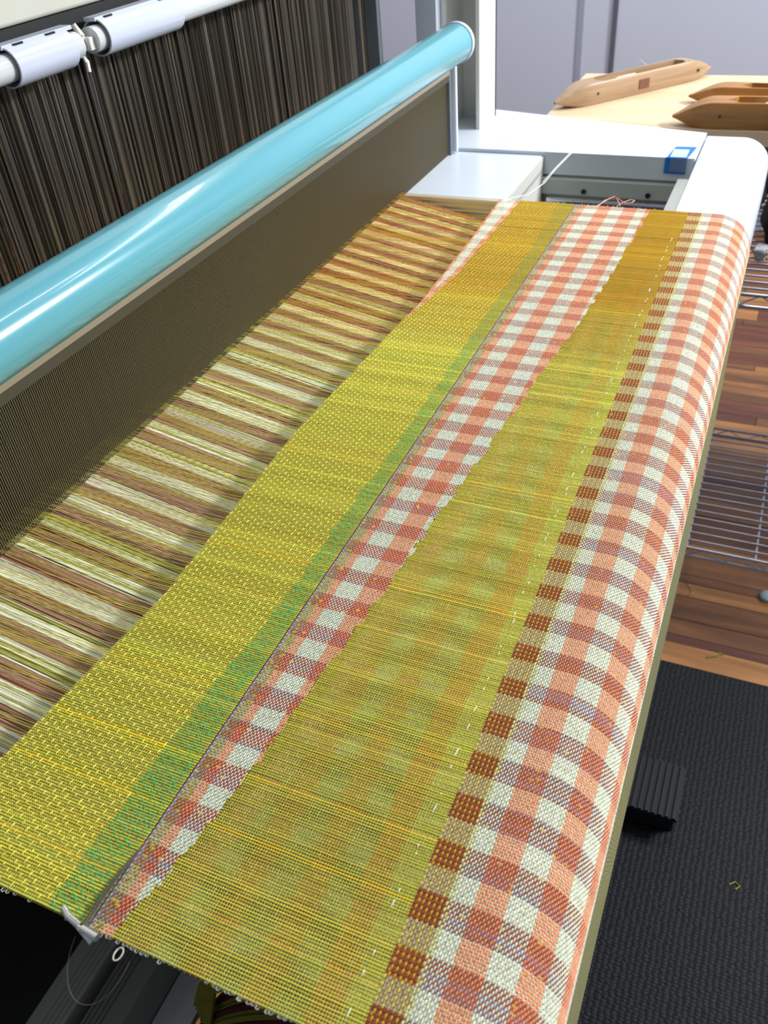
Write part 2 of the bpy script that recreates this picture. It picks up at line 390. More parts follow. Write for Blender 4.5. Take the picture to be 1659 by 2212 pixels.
# brown check band, coarser floats
def brown_col(s, y): return np.broadcast_to(L3(188, 164, 110), (len(s), 3)).copy()
bw = low_col.copy(); bw[~is_rust] = L3(190, 172, 126); bw[is_rust] = L3(150, 66, 30)*(1+.2*rng.standard_normal((is_rust.sum(), 1)))
def bext(I, J, s, y, weft_on, col):
    r = is_rust[I]
    k = weft_on & r; col[k] = np.where((J[k] % 2 == 0)[:, None], L3(190, 150, 40), L3(140, 60, 34))
    k = weft_on & ~r; col[k] = np.where((J[k] % 3 == 0)[:, None], L3(210, 190, 90), L3(184, 160, 118))
weave('brown_check_band', cst(-.1040), cst(-.0866), .0015, brown_col, .0, warpcol=bw, extra=bext, label='narrow brown and tan checked band')
weave('lime_line', cst(-.0866), cst(-.0843), .0015, lambda s, y: np.broadcast_to(L3(212, 210, 140), (len(s), 3)).copy(), .1, warpcol=low_col, label='thin lime line')
# second gingham over the beam
g2 = stripes([(-.073, CREAM), (-.0562, SALM), (-.0392, CREAM), (-.0222, SALM), (-.0058, CREAM), (.0085, SALM), (.0205, CREAM), (9, SALM)])
weave('beam_gingham_band', cst(-.0842), cst(.0205), PWG, g2, rw=1.2, label='salmon and cream gingham curving over the front beam')
# olive back section hanging down
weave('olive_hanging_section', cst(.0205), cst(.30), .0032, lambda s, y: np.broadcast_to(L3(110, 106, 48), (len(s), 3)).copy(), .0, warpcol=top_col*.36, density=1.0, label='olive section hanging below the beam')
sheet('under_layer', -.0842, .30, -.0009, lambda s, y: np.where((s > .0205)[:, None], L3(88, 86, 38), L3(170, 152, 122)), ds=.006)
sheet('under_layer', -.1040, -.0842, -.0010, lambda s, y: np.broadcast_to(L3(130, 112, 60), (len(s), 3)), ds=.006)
sheet('under_layer', 0, 0, -.0032, lambda s, y: np.broadcast_to(L3(104, 90, 60), (len(s), 3)), s0f=cst(LAVX), s1f=lambda y: jag(y)+.002)  # sheet coloured dark to stand for shade in the weave holes

# --- open yellow mesh
PM = .00175
def jit_path(n, K, amp):
    a = rng.standard_normal((n, K)); a = np.apply_along_axis(lambda v: np.convolve(v, [.25, .5, .25], 'same'), 1, a); return a*amp
def warp_tubes(name, s0f, s1f, r, h, K=24, amp=.00012, colm=1., mask=None, matn='yarn', y=None, col=None, label=None):
    yy = yw if y is None else y; cc = top_col if col is None else col
    if mask is not None: yy = yy[mask]; cc = cc[mask]
    n = len(yy); t = np.linspace(0, 1, K); a = s0f(yy); b_ = s1f(yy)
    S = a[:, None]+(b_-a)[:, None]*t; Y = yy[:, None]+jit_path(n, K, amp); H = h+rng.standard_normal((n, K))*.00006
    rr = r*(1+.18*rng.standard_normal(n)).clip(.6, 1.5)
    V, F, C = tubes(list(zip(S, Y, H)), rr, cc*colm)
    return arr_mesh(name, V, F, C, matn, cloth, label=label)
def weft_tubes(name, svals, s0f, s1f, r, h, colf, K=220, amp=.00010, label=None):
    parts = []; off = 0; Vs, Fs, Cs = [], [], []
    yy = np.linspace(Y0+.0008, Y1-.0008, K)
    n = len(svals); S = svals[:, None]+jit_path(n, K, amp)
    Y = np.repeat(yy[None], n, 0); H = np.full((n, K), h)
    ok = (S >= s0f(Y)) & (S <= s1f(Y)); H = np.where(ok, H, h)
    V, F, C = tubes(list(zip(S, Y, H)), r, colf(np.repeat(svals, K), Y.ravel()).reshape(n, K, 3), rows_along_s=False)
    okf = ok.reshape(-1)
    vi = F[:, 0]//4; keep = okf[vi] & okf[F[:, 1]//4]
    return arr_mesh(name, V, F[keep], C, 'yarn', cloth, label=label)
warp_tubes('mesh_warp_yarns', jagf, cst(-.1035), .00033, -.0001, label='fine yellow yarns of the open mesh')
mw = np.arange(-.249, -.100, PM)
def meshweft(s, y):
    t = (.92*L3(214, 204, 104))[None]*np.ones((len(s), 1)); g_ = ss(.78, .95, y)[:, None]
    t = t*(1-g_)+L3(196, 150, 36)*.9*g_
    return t
weft_tubes('mesh_weft_yarns', mw, jagf, cst(-.1035), .00026, -.0005, meshweft)
# weft ticks riding over the yellow yarns
J, I = np.meshgrid(np.arange(len(mw)), np.arange(NW)); s = mw[J.ravel()]; y = yw[I.ravel()]
ok = (s > jagf(y)) & (rng.random(len(s)) < .20); s, y = s[ok], y[ok]
V, F, C = grains(s, y, np.ones(len(s), bool), np.full(len(s), PY*1.3), np.full(len(s), .00038), np.full(len(s), .00030), np.full(len(s), .0000), meshweft(s, y)*1.15, .15)
arr_mesh('mesh_weft_floats', V, F, C, 'yarn', cloth)
# white floats in the lime stripe of the mesh
wy = []; ws_ = []
yk = Y0+.006
while yk < 1.15:
    for q in range(2): wy.append(yk+q*.009+rng.normal()*.002); ws_.append(-.1125+rng.normal()*.0005)
    yk += PER
V, F, C = grains(np.array(ws_), np.array(wy), np.ones(len(ws_), bool), np.abs(.0045+.002*rng.standard_normal(len(ws_))), np.full(len(ws_), .00062), np.full(len(ws_), .0004), np.full(len(ws_), .0003), np.broadcast_to(L3(244, 246, 230), (len(ws_), 3)), .1)
arr_mesh('white_floats', V, F, C, 'silk', cloth, label='small white floats in the lime stripe')
# layer seen through the mesh
wob = lambda s, y: .0022*np.sin(y*19+s*30)
def below(s, y):
    s = s+wob(s, y)
    n1 = .5+.5*np.sin(y*31+s*60)*np.sin(s*170+y*9+1.3)
    fk = (.5+.5*np.tanh((1.8+1.6*n1)*np.sin(math.pi*(s+.135)/.0172)))[:, None]     # 1 = salmon weft column
    fr = (.5+.5*np.tanh((.9+1.3*n1)*-np.cos(2*math.pi*(y-CR0)/PER+.8*np.sin(s*90))))[:, None]   # 1 = rust warp row
    out = fk*(fr*L3(176, 104, 52)+(1-fr)*L3(222, 164, 92))+(1-fk)*(fr*L3(118, 124, 76)+(1-fr)*L3(206, 228, 172))
    d = (s-jag(y))
    e1 = (ss(.011, .006, d) if False else 1-ss(.006, .011, d))[:, None]; e2 = (ss(.006, .011, d)*(1-ss(.017, .026, d)))[:, None]*.75
    out = out*(1-e1)+L3(176, 150, 50)*e1; out = out*(1-e2)+L3(220, 162, 116)*e2
    r = fr[:, 0] > .5
    k2 = s > -.135; out[k2] = fr[k2]*L3(212, 124, 58)+(1-fr[k2])*L3(230, 156, 84)
    k3 = s > -.119; out[k3] = fr[k3]*L3(202, 208, 92)+(1-fr[k3])*L3(232, 242, 150)
    gg = ss(.8, 1.0, y)[:, None]
    return out*(1-.55*gg)+L3(190, 140, 30)*.55*gg
# the layer is itself woven: open grain lattice over a darker ground
def below_weave():
    pw = .00165; js = np.arange(math.floor(-.25/pw), math.ceil(-.1/pw)+1)
    J, I = np.meshgrid(js, np.arange(NW)); s = (J.ravel()+.5)*pw; y = yw[I.ravel()]
    ok = (s > jag(y)-.001) & (s < -.104); s, y = s[ok], y[ok]; J_, I_ = J.ravel()[ok], I.ravel()[ok]
    wo = ((I_+J_) % 2) == 0
    V, F, C = grains(s, y, wo, np.where(wo, PY*1.6, pw*1.6), np.where(wo, pw*.70, PY*.62), np.full(len(s), .0003), np.full(len(s), -.0010), below(s, y)*(1+.08*rng.standard_normal((len(s), 1))))
    arr_mesh('gingham_under_mesh', V, F, C, 'yarn', cloth, label='faint checked layer seen through the open mesh')
below_weave()
sheet('under_layer', 0, 0, -.0045, lambda s, y: below(s, y)*np.array([.34, .30, .22]), s0f=lambda y: jag(y)-.001, s1f=cst(-.1035), ds=.0035)  # darkened copy of the layer colour, painting shade between the yarns

# --- basket weave strip on the left with green stripe
warp_tubes('basket_warp_yarns', baskL, cst(LAVX-.0006), .00034, -.0001, colm=1.06, label='lengthwise yellow yarns of the left strip')
bwf = np.arange(-.392, LAVX-.002, .0017)
def bcol(s, y):
    out = (L3(206, 200, 84)[None]*np.ones((len(s), 1))); g_ = ss(.78, .95, y)[:, None]; out = out*(1-g_)+L3(196, 150, 34)*g_
    k = s > greenL(y); out[k] = L3(130, 172, 84); return out
weft_tubes('basket_weft_yarns', bwf, baskL, cst(LAVX-.0006), .00034, -.0005, bcol)
# second yarn set below
J, I = np.meshgrid(np.arange(len(bwf)), np.arange(NW)); s = bwf[J.ravel()]+.0008; y = yw[I.ravel()]+PY/2
ok = (s > baskL(y)) & (s < LAVX-.0016); s, y, J_, I_ = s[ok], y[ok], J.ravel()[ok], I.ravel()[ok]; wo = ((J_+I_) % 2) == 0
lc = low_col[I_]*.26+top_col[I_]*.74; pick = rng.random(len(s)) < .05; lc[pick] = low_col[I_][pick]
V, F, C = grains(s, y, wo, np.where(wo, PY*1.4, .0024), np.where(wo, .0010, .0011), np.full(len(s), .0003), np.full(len(s), -.0010), lc)
arr_mesh('basket_under_layer', V, F, C, 'yarn', cloth)
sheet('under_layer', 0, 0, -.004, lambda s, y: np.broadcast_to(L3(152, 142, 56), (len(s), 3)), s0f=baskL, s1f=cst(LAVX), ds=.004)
# bright weft ticks in a staggered lattice
ts, ty, tc_ = [], [], []
row = 0; y = Y0+.003
while y < Y1-.002:
    s = -.40+(row % 2)*.0050+(row*.00035) % .0100
    while s < LAVX-.003:
        if s > baskL(y)+.0006: ts.append(s+rng.normal()*.0003); ty.append(y+rng.normal()*.0003)
        s += .0100
    # small stray ticks
    row += 1; y += PY*1.62
ts, ty = np.array(ts), np.array(ty)
isg = ts > greenL(ty)
gp = rng.random(len(ts)) < .0
TC = np.where(isg[:, None], TEAL, L3(246, 238, 92)*(1-.25*ss(.8, 1., ty))[:, None]); fade = ss(.55, .9, ty)[:, None]*isg[:, None]
TC = TC*(1-fade*.6)+L3(150, 172, 70)*fade*.6
V, F, C = grains(ts, ty, np.ones(len(ts), bool), .0041+.0008*rng.standard_normal(len(ts)), np.full(len(ts), .00072), np.full(len(ts), .00055), np.full(len(ts), .0004), TC*(1+.08*rng.standard_normal((len(ts), 1))), .16)
arr_mesh('basket_weft_floats', V, F, C, 'yarn', cloth, label='bright staggered yellow and green weft floats')
# extra green ticks, denser
m_ = 1500
gs = rng.uniform(-.292, LAVX-.003, m_); gy = Y0+rng.random(m_)*(1.1-Y0); k = gs > greenL(gy); gs, gy = gs[k], gy[k]
V, F, C = grains(gs, gy, np.ones(len(gs), bool), np.full(len(gs), .0030), np.full(len(gs), .00045), np.full(len(gs), .0004), np.full(len(gs), .0001), TEAL*(1-.35*ss(.5, .9, gy))[:, None]+L3(120, 150, 60)*(.35*ss(.5, .9, gy))[:, None], .15)
arr_mesh('green_weft_floats', V, F, C, 'yarn', cloth, label='green weft floats')

# --- unwoven warp between reed and fell
REEDX = -.542
warp_tubes('upper_warp_yarns', cst(REEDX-.02), lambda y: fell(y)+.001, .00024, .0000, K=16, amp=.00022, mask=rng.random(NW) < .60, label='fine yellow warp yarns in front of the reed')
ylow = np.sort(np.concatenate([yw, yw+PY/2]))
rl = np.abs(((ylow-CR0)/PER) % 1-.5) < .25
cl = np.where(rl[:, None], L3(192, 150, 118), L3(252, 252, 222)).astype(float)
gg = ss(.72, .9, ylow)[:, None]; cl = cl*(1-gg)+np.where(rl[:, None], L3(176, 88, 46), L3(252, 224, 158))*gg
u = rng.random(len(ylow))
cl[rl & (u < .22)] = L3(176, 134, 130); cl[rl & (u > .95)] = L3(140, 64, 40); cl[rl & (u > .6) & (u < .75)] = L3(186, 160, 60)
cl[~rl & (u < .26)] = L3(206, 200, 104); cl[~rl & (u > .93)] = L3(222, 186, 190)
cl = cl*(1+.1*rng.standard_normal((len(cl), 1)))
def shedH(t): return -.041+.036*(1-t)
n = len(ylow); K = 10; t = np.linspace(0, 1, K)
a = np.full(n, REEDX-.006); b_ = fell(ylow)+.006
S = a[:, None]+(b_-a)[:, None]*t; Yl = ylow[:, None]+jit_path(n, K, .0002); H = np.repeat(shedH(t)[None], n, 0)+rng.standard_normal((n, 1))*.0004
V, F, C = tubes(list(zip(S, Yl, H)), .00060, cl)
arr_mesh('lower_warp_yarns', V, F, C, 'silk', cloth, label='cream and rust striped lower warp')

# --- selvedge loops and loose ends
fr = MB()
for i in range(120):
    s = -.39+i*.0034+rnd.uniform(-.0015, .0015)
    if math.sin(s*70)+rnd.uniform(-.8, .8) < -.1: continue
    X, Z = surf(s, -.0005); X, Z = float(X), float(Z)
    ll = rnd.uniform(.0006, .0020)
    fr.tube([(X, Y0+.0012, Z), (X-.0006, Y0-ll*.8, Z-.0002), (X+.0003, Y0-ll, Z-.0006), (X+.0010, Y0-ll*.7, Z-.0006), (X+.0012, Y0+.001, Z-.0006)], .00028, 4, caps=False)
fr.build('selvedge_loops', 'bobbin', cloth, kind='stuff', label='tiny white weft loops along the near edge')
lo_ = MB(); pts = []
for k in range(13):
    a = 2*math.pi*k/12; pts.append((-.238+.0022*math.cos(a)-.001, .1135+.0035*math.sin(a), .899))
lo_.tube(pts, .00042, 6, caps=False).build('weft_loop', 'bobbin', cloth, label='white loop standing out at the near edge')
M['pinkyarn'] = mat('salmon_yarn', (232, 170, 150), .8)
M['goldyarn'] = mat('gold_yarn', (196, 164, 40), .9)
M['maroonyarn'] = mat('maroon_yarn', (92, 22, 40), .9)
M['oliveyarn'] = mat('olive_yarn', (130, 124, 44), .9, noise=.25, nscale=200)
lp = MB()
lp.tube([(-.232, 1.238, .899), (-.226, 1.262, .902), (-.214, 1.280, .903), (-.203, 1.268, .902), (-.194, 1.256, .902), (-.186, 1.262, .902), (-.184, 1.274, .901), (-.190, 1.276, .901), (-.2, 1.264, .9), (-.205, 1.25, .899)], .0006, 5)
lp.tube([(-.236, 1.24, .899), (-.222, 1.27, .901), (-.210, 1.274, .902), (-.200, 1.25, .9)], .0006, 5)
lp.build('loose_end', 'pinkyarn', cloth, label='salmon loose ends at the far edge')
lp2 = MB()
for i in range(46):
    s = rnd.uniform(-.37, .01); X, Z = surf(s, -.0002); X, Z = float(X), float(Z)
    lp2.tube([(X, Y1-.002, Z), (X+rnd.uniform(-.001, .001), Y1+rnd.uniform(.001, .004), Z-.0003)], .0003, 4)
lp2.build('selvedge_fuzz', 'goldyarn', cloth, kind='stuff')
# fuzz along the beam side silhouette
hz = MB()
for i in range(260):
    y = rnd.uniform(.14, 1.2); X, Z = surf(rnd.uniform(.0, .02), .0003); X, Z = float(X), float(Z)
    l_ = rnd.uniform(.001, .003); hz.tube([(X, y, Z), (X+l_*.8, y+rnd.uniform(-.001, .001), Z+l_*.4)], .00007, 3, caps=False)
hz.build('surface_fuzz', 'bobbin', cloth, kind='stuff')

# temple clip and wire at the near edge
tc = thing('temple_clip', (-.262, .117, .90), 'small clear and steel clip with grey wires on the near cloth edge', 'clip')
MB().tube([(-.281, .1215, .9025), (-.276, .1190, .9025), (-.2665, .1170, .902)], .0021, 12).build('clip_barrel', 'steel', tc)
MB().tube([(-.2645, .1165, .902), (-.2535, .1155, .902)], .0023, 12).build('clip_barrel', 'steel', tc)
MB().tube([(-.2675, .1165, .9015), (-.258, .1135, .9005), (-.2555, .1125, .900)], .0016, 10).build('clip_pin', 'steel', tc)
wr = MB()
for k in range(5):
    wr.tube([(-.2655+.0009*k, .1185, .9028), (-.2660+.0008*k, .132, .9030+.0003*(k % 2)), (-.2652+.0005*k, .148, .9024), (-.2642+.0003*k, .160, .9010), (-.2636, .168, .9000)], .00036, 6)
wr.build('wire_bundle', 'wire', tc)
MB().tube([(-.249-.018*math.cos(math.pi*q/24)*1.0, .1125-.024*math.sin(math.pi*q/24), .899-.012*math.sin(math.pi*q/24)) for q in range(25)], .00022, 5).build('wire_loop', 'wire', tc)

# ================================================================== LOOM
loom = thing('loom', (-.35, .8, 0), 'white floor loom frame with round front beam and heddle tower', 'loom')
# front (breast) beam: flat top rounding over towards the weaver
def beam_profile(r=.0482, top=.8982, x0=-.124, xt=-.065):
    P = [(x0, top-.0495), (x0, top-.0015), (x0+.0015, top)]
    for k in range(17):
        a = math.pi/2*k/16; P.append((xt+r*math.sin(a), top-r+r*math.cos(a)))
    P += [(xt+r, top-.085), (xt+r-.01, top-.095), (x0+.02, top-.095)]
    return P
MB().prism(beam_profile(), 'Y', -.35, 1.615, smooth=True, caps=True).build('front_beam', 'white', loom, label='white front beam with rounded top')
fm = MB()
pts = [(-.64, 1.487), (-.1262, 1.487), (-.1262, 1.632), (-.20, 1.650), (-.30, 1.676), (-.45, 1.715), (-.64, 1.765)]
fm.prism(pts, 'Z', .862, .8985).build('side_frame_top', 'white', loom, bevel=.004)
MB().box(-.64, 1.492, .60, -.1262, 1.62, .862).build('side_frame_wall', 'greyside', loom)
MB().box(-.385, 1.478, .83, -.128, 1.492, .8575).build('inner_ledge', 'greyside', loom, bevel=.0015)
sc = []
for x, z in ((-.301, .8385), (-.193, .8385)):
    sc_ = MB(); sc_.tube([(x, 1.4785, z), (x, 1.4755, z)], .0042, 14); sc_.build('screw', 'screw', loom)
MB().tube([(-.362, 1.468, .824), (-.150, 1.468, .824)], .0052, 14).tube([(-.362, 1.455, .822), (-.150, 1.455, .822)], .0022, 8).build('guide_rail', 'chrome', loom, label='chrome rail in the far opening')
MB().box(-.148, 1.31, .80, -.1245, 1.47, .872).build('rail_bracket', 'offwhite', loom, bevel=.002)
MB().box(-.60, .05, .70, -.378, 1.486, .845).build('deck_box', 'black', loom)
MB().box(-.66, 1.2545, .845, -.3785, 1.4865, .8925).build('deck_panel', 'white', loom, bevel=.002, label='glossy white deck panel beside the reed')
MB().box(-.3785, 1.2545, .70, -.3755, 1.4865, .8905).build('deck_panel_side', 'alu', loom)
MB().box(-.378, .35, .66, -.126, 1.49, .665).build('opening_floor', 'black', loom)
# side post: U channel open towards the weaver
po = MB()
po.box(-.600, 1.60, .895, -.590, 1.70, 1.7).box(-.536, 1.60, .895, -.528, 1.70, 1.7).box(-.600, 1.69, .895, -.528, 1.70, 1.7)
po.build('side_post', 'offwhite', loom, bevel=.0015)
MB().box(-.640, 1.58, .895, -.6005, 1.69, 1.7).build('side_post', 'white', loom, bevel=.0015)
# lower grey rails and tray seen under the near edge
def extrusion(x0, x1, z, name, mname, grooves):
    g_ = sorted(grooves); P = [(x0, z-.05), (x0, z)]
    for gx in g_: P += [(gx-.0009, z), (gx-.0009, z-.0016), (gx+.0009, z-.0016), (gx+.0009, z)]
    P += [(x1, z), (x1, z-.05)]
    return MB().prism(P, 'Y', -.3, 1.2).build(name, mname, loom)
extrusion(-.412, -.3515, .70, 'lower_rail', 'alu', [-.4085, -.4050, -.3665, -.3625, -.3585, -.3550])
extrusion(-.3405, -.3115, .70, 'lower_rail', 'aludark', [-.3375, -.3340, -.3300, -.3265])
MB().box(-.352, -.3, .62, -.3115, 1.2, .652).build('rail_gap_shade', 'darkgap', loom)  # black block in the slot, standing in for shade between the rails
MB().box(-.3105, -.3, .650, -.282, .34, .658).build('tray', 'panel', loom, label='flat grey tray under the cloth')
MB().box(-.62, -.3, .60, -.4125, .34, .69).build('lower_housing', 'darkgap', loom)
rb = MB()
for k in range(26): rb.tube([(-.60+.19, -.1+k*.014, .693), (-.60, -.1+k*.014, .693)], .0008, 4)
rb.build('housing_ribs', 'aludark', loom, kind='stuff')
# heddle tower
MB().box(-1.35, -.2, 1.232, -.682, 1.60, 1.75).build('top_beam', 'cream', loom, bevel=.004, label='cream top beam above the heddles')
MB().box(-.76, -.2, 1.196, -.684, 1.575, 1.2315).build('lamp_recess_shade', 'darkgap', loom)  # solid black block, its colour stands in for shade under the top beam
MB().box(-1.3, -.2, .30, -.95, 1.55, .62).build('lower_tower', 'black', loom)
M['towerside'] = mat('tower_side_grey', (128, 136, 140), .6)
MB().box(-1.3, 1.56, .60, -.705, 1.575, 1.232).build('tower_side', 'towerside', loom)
hd = []
V = []; F = []; Cc = []
for rowi, hx in enumerate((-.700, -.712, -.724, -.738, -.752, -.768)):
    y = -.1
    while y < (1.50 - .03*rowi):
        w_ = rnd.choice([.0005, .0006, .0008, .0014]); z1 = 1.23; z0 = .60; tone = rnd.uniform(.62, .95)
        if rnd.random() < .04: tone = 1.25
        c = np.array(L3(118, 108, 94))*tone
        x0 = hx+rnd.uniform(-.003, .003); tilt = rnd.uniform(-.6, .6)*w_
        n0 = len(V)
        V += [(x0-tilt, y-w_, z0), (x0+tilt, y+w_, z0), (x0+tilt+rnd.uniform(-.002, .002), y+w_, z1), (x0-tilt, y-w_, z1)]
        F.append((n0, n0+1, n0+2, n0+3)); Cc += [c]*4
        y += rnd.uniform(.0022, .0042)
me = bpy.data.meshes.new('heddles'); 
o = arr_mesh('heddles', np.array(V), np.array(F), np.array(Cc), 'silk', loom, smooth=False, label='hundreds of thin grey heddles')
M['heddle'] = thread_mat('heddle_steel', .35, .6, 0); o.data.materials.clear(); o.data.materials.append(M['heddle'])
M['heddle'].node_tree.nodes['Principled BSDF'].inputs['Metallic'].default_value = .6

# beater with turquoise handle tube and steel reed
bt = thing('beater', (-.54, .8, .89), 'turquoise tube handled beater holding the fine steel reed', 'beater')
BX, BZ, BR = -.535, 1.063, .0298
MB().tube([(BX, -.3, BZ), (BX, 1.490, BZ)], BR, 64).build('handle', 'blue', bt, label='glossy turquoise handle tube')
MB().tube([(BX, 1.4905, BZ), (BX, 1.500, BZ), (BX, 1.503, BZ)], [.0315, .0315, .029], 48).build('end_cap', 'white', bt, label='white round end cap')
MB().box(-.548, -.3, 1.0305, -.5345, 1.462, 1.040).build('reed_holder', 'offwhite', bt, label='pale channel gripping the top of the reed')
MB().box(-.5465, -.3, 1.0225, -.5350, 1.462, 1.0303).build('reed_top', 'reedcap', bt, label='pale top edge of the reed')
MB().box(-.5455, -.3, 1.0120, -.5362, 1.462, 1.0225).build('reed_binding', 'reedbind', bt, label='dark binding below the reed top')
MB().box(-.5475, -.3, .812, -.5345, 1.468, .838).build('reed_bottom', 'reedgrey', bt)
MB().box(-.546, 1.462, .87, -.536, 1.470, 1.03).build('reed_end', 'reedgrey', bt)
MB().box(-.556, 1.472, .895, -.528, 1.480, 1.048).build('beater_arm', 'white', bt, bevel=.002)
V = []; F = []
DP = .00227; nd = int((1.46-.15)/DP); base = np.array([(0, 0, 0), (1, 0, 0), (1, 1, 0), (0, 1, 0), (0, 0, 1), (1, 0, 1), (1, 1, 1), (0, 1, 1)], float)
fb = np.array([(0, 3, 2, 1), (4, 5, 6, 7), (0, 1, 5, 4), (1, 2, 6, 5), (2, 3, 7, 6), (3, 0, 4, 7)])
yy = .15+DP*np.arange(nd)
Vd = base[None]*np.array([.0012, .00074, .180])+np.stack([np.full(nd, -.5420), yy, np.full(nd, .834)], -1)[:, None]
Fd = (fb[None]+8*np.arange(nd)[:, None, None]).reshape(-1, 4)
me = arr_mesh('reed_dents', Vd.reshape(-1, 3), Fd, np.ones((nd*8, 3)), 'dent', bt, smooth=False, label='row of fine steel reed wires')

# tube lamps under the top beam
def lamp(y_clip0, y_clip1, y_end, y_start, label):
    t = thing('tube_lamp', (-.662, y_clip0, 1.205), label, 'lamp', 'tube lamps under the top beam')
    X, Z = -.662, 1.206
    MB().tube([(X, y_start, Z), (X, y_end, Z)], .0122, 24).build('lamp_tube', 'glass', t)
    # open ended sleeve
    mb = MB(); n = 40
    ro, ri = .0172, .0156
    V = []; F = []
    for yy_, rr_ in ((y_clip0, ri), (y_clip0, ro), (y_clip1, ro), (y_clip1, ri)):
        for k in range(n): V.append((X+rr_*math.cos(2*math.pi*k/n), yy_, Z+rr_*math.sin(2*math.pi*k/n)))
    for q in range(4):
        for k in range(n): F.append((q*n+k, q*n+(k+1) % n, ((q+1) % 4)*n+(k+1) % n, ((q+1) % 4)*n+k))
    mb.add(V, F, True); sl = mb.build('sleeve', 'tube', t, label='glossy white sleeve')
    for yy_ in (y_clip0+.018, y_clip1-.020):
        MB().box(X-.004, yy_-.006, Z+.0160, X+.006, yy_+.006, Z+.0178).build('sleeve_notch', 'screw', sl)
    MB().box(X-.010, y_clip0-.002, Z+.015, X+.004, y_clip1+.012, Z+.0185).build('mounting_clip', 'tube', t)
    return t
lamp(.640, .722, .738, -.2, 'white sleeved tube lamp at the top left corner')
lamp(.772, .905, 1.50, .760, 'white sleeved tube lamp running right along the top beam')
cb = thing('lamp_cable', (-.664, .75, 1.20), 'grey cable and white plug joining the two tube lamps', 'cable')
MB().tube([(-.664, .738, 1.206), (-.662, .746, 1.203), (-.664, .752, 1.212), (-.668, .748, 1.222)], .0032, 10).build('cable', 'offwhite', cb)
MB().tube([(-.660, .739, 1.199), (-.659, .744, 1.190), (-.658, .742, 1.181)], .0024, 8).build('cable_tail', 'offwhite', cb)
MB().box(-.668, .752, 1.198, -.656, .764, 1.210).build('plug', 'offwhite', cb, bevel=.001)
MB().box(-.667, .7645, 1.199, -.657, .7715, 1.209).build('plug_collar', 'offwhite', cb, bevel=.001)

# blue tape on the far frame edge
tp = thing('masking_tape', (-.15, 1.51, .90), 'small piece of blue masking tape folded over the far frame edge', 'tape')
MB().add([(-.171, 1.484, .8993), (-.139, 1.484, .8993), (-.132, 1.545, .8993), (-.165, 1.543, .8993), (-.171, 1.484, .8999), (-.139, 1.484, .8999), (-.132, 1.545, .8999), (-.165, 1.543, .8999)],
         [(0, 1, 2, 3), (4, 5, 6, 7), (0, 1, 5, 4), (1, 2, 6, 5), (2, 3, 7, 6), (3, 0, 4, 7)]).build('tape_top', 'tape', tp)
MB().box(-.173, 1.4835, .874, -.139, 1.4842, .8996).build('tape_flap', 'tape', tp)
MB().box(-.166, 1.486, .9000, -.141, 1.528, .9003).build('tape_patch', 'paper', tp)
MB().box(-.165, 1.4828, .878, -.139, 1.4834, .8990).build('tape_patch_flap', 'tapeflap', tp)
# white thread hanging over the opening
th = MB().tube([(-.275, 1.60, .8995), (-.300, 1.54, .8995), (-.326, 1.50, .9), (-.338, 1.42, .892), (-.341, 1.36, .889), (-.351, 1.30, .890), (-.362, 1.25, .901), (-.37, 1.23, .9015)], .0007, 6).tube([(-.3285, 1.50, .9), (-.3395, 1.43, .8925), (-.344, 1.36, .8895)], .0005, 6).build('white_thread', 'nylon')
setp(th, 'fine white thread trailing from the far frame down to the cloth edge', 'thread')

# ================================================================== TABLE AND SHUTTLES
tb = thing('work_table', (.25, 1.95, 0), 'pale plywood table behind the loom frame', 'table')
MB().box(-.449, 1.722, .852, 1.1, 2.13, .88).build('table_top', 'ply', tb, bevel=.002)
for x, y in ((-.40, 1.82), (1.0, 1.82), (-.40, 2.09), (1.0, 2.09)):
    MB().box(x-.025, y-.025, 0, x+.025, y+.025, .852).build('leg', 'ply', tb)

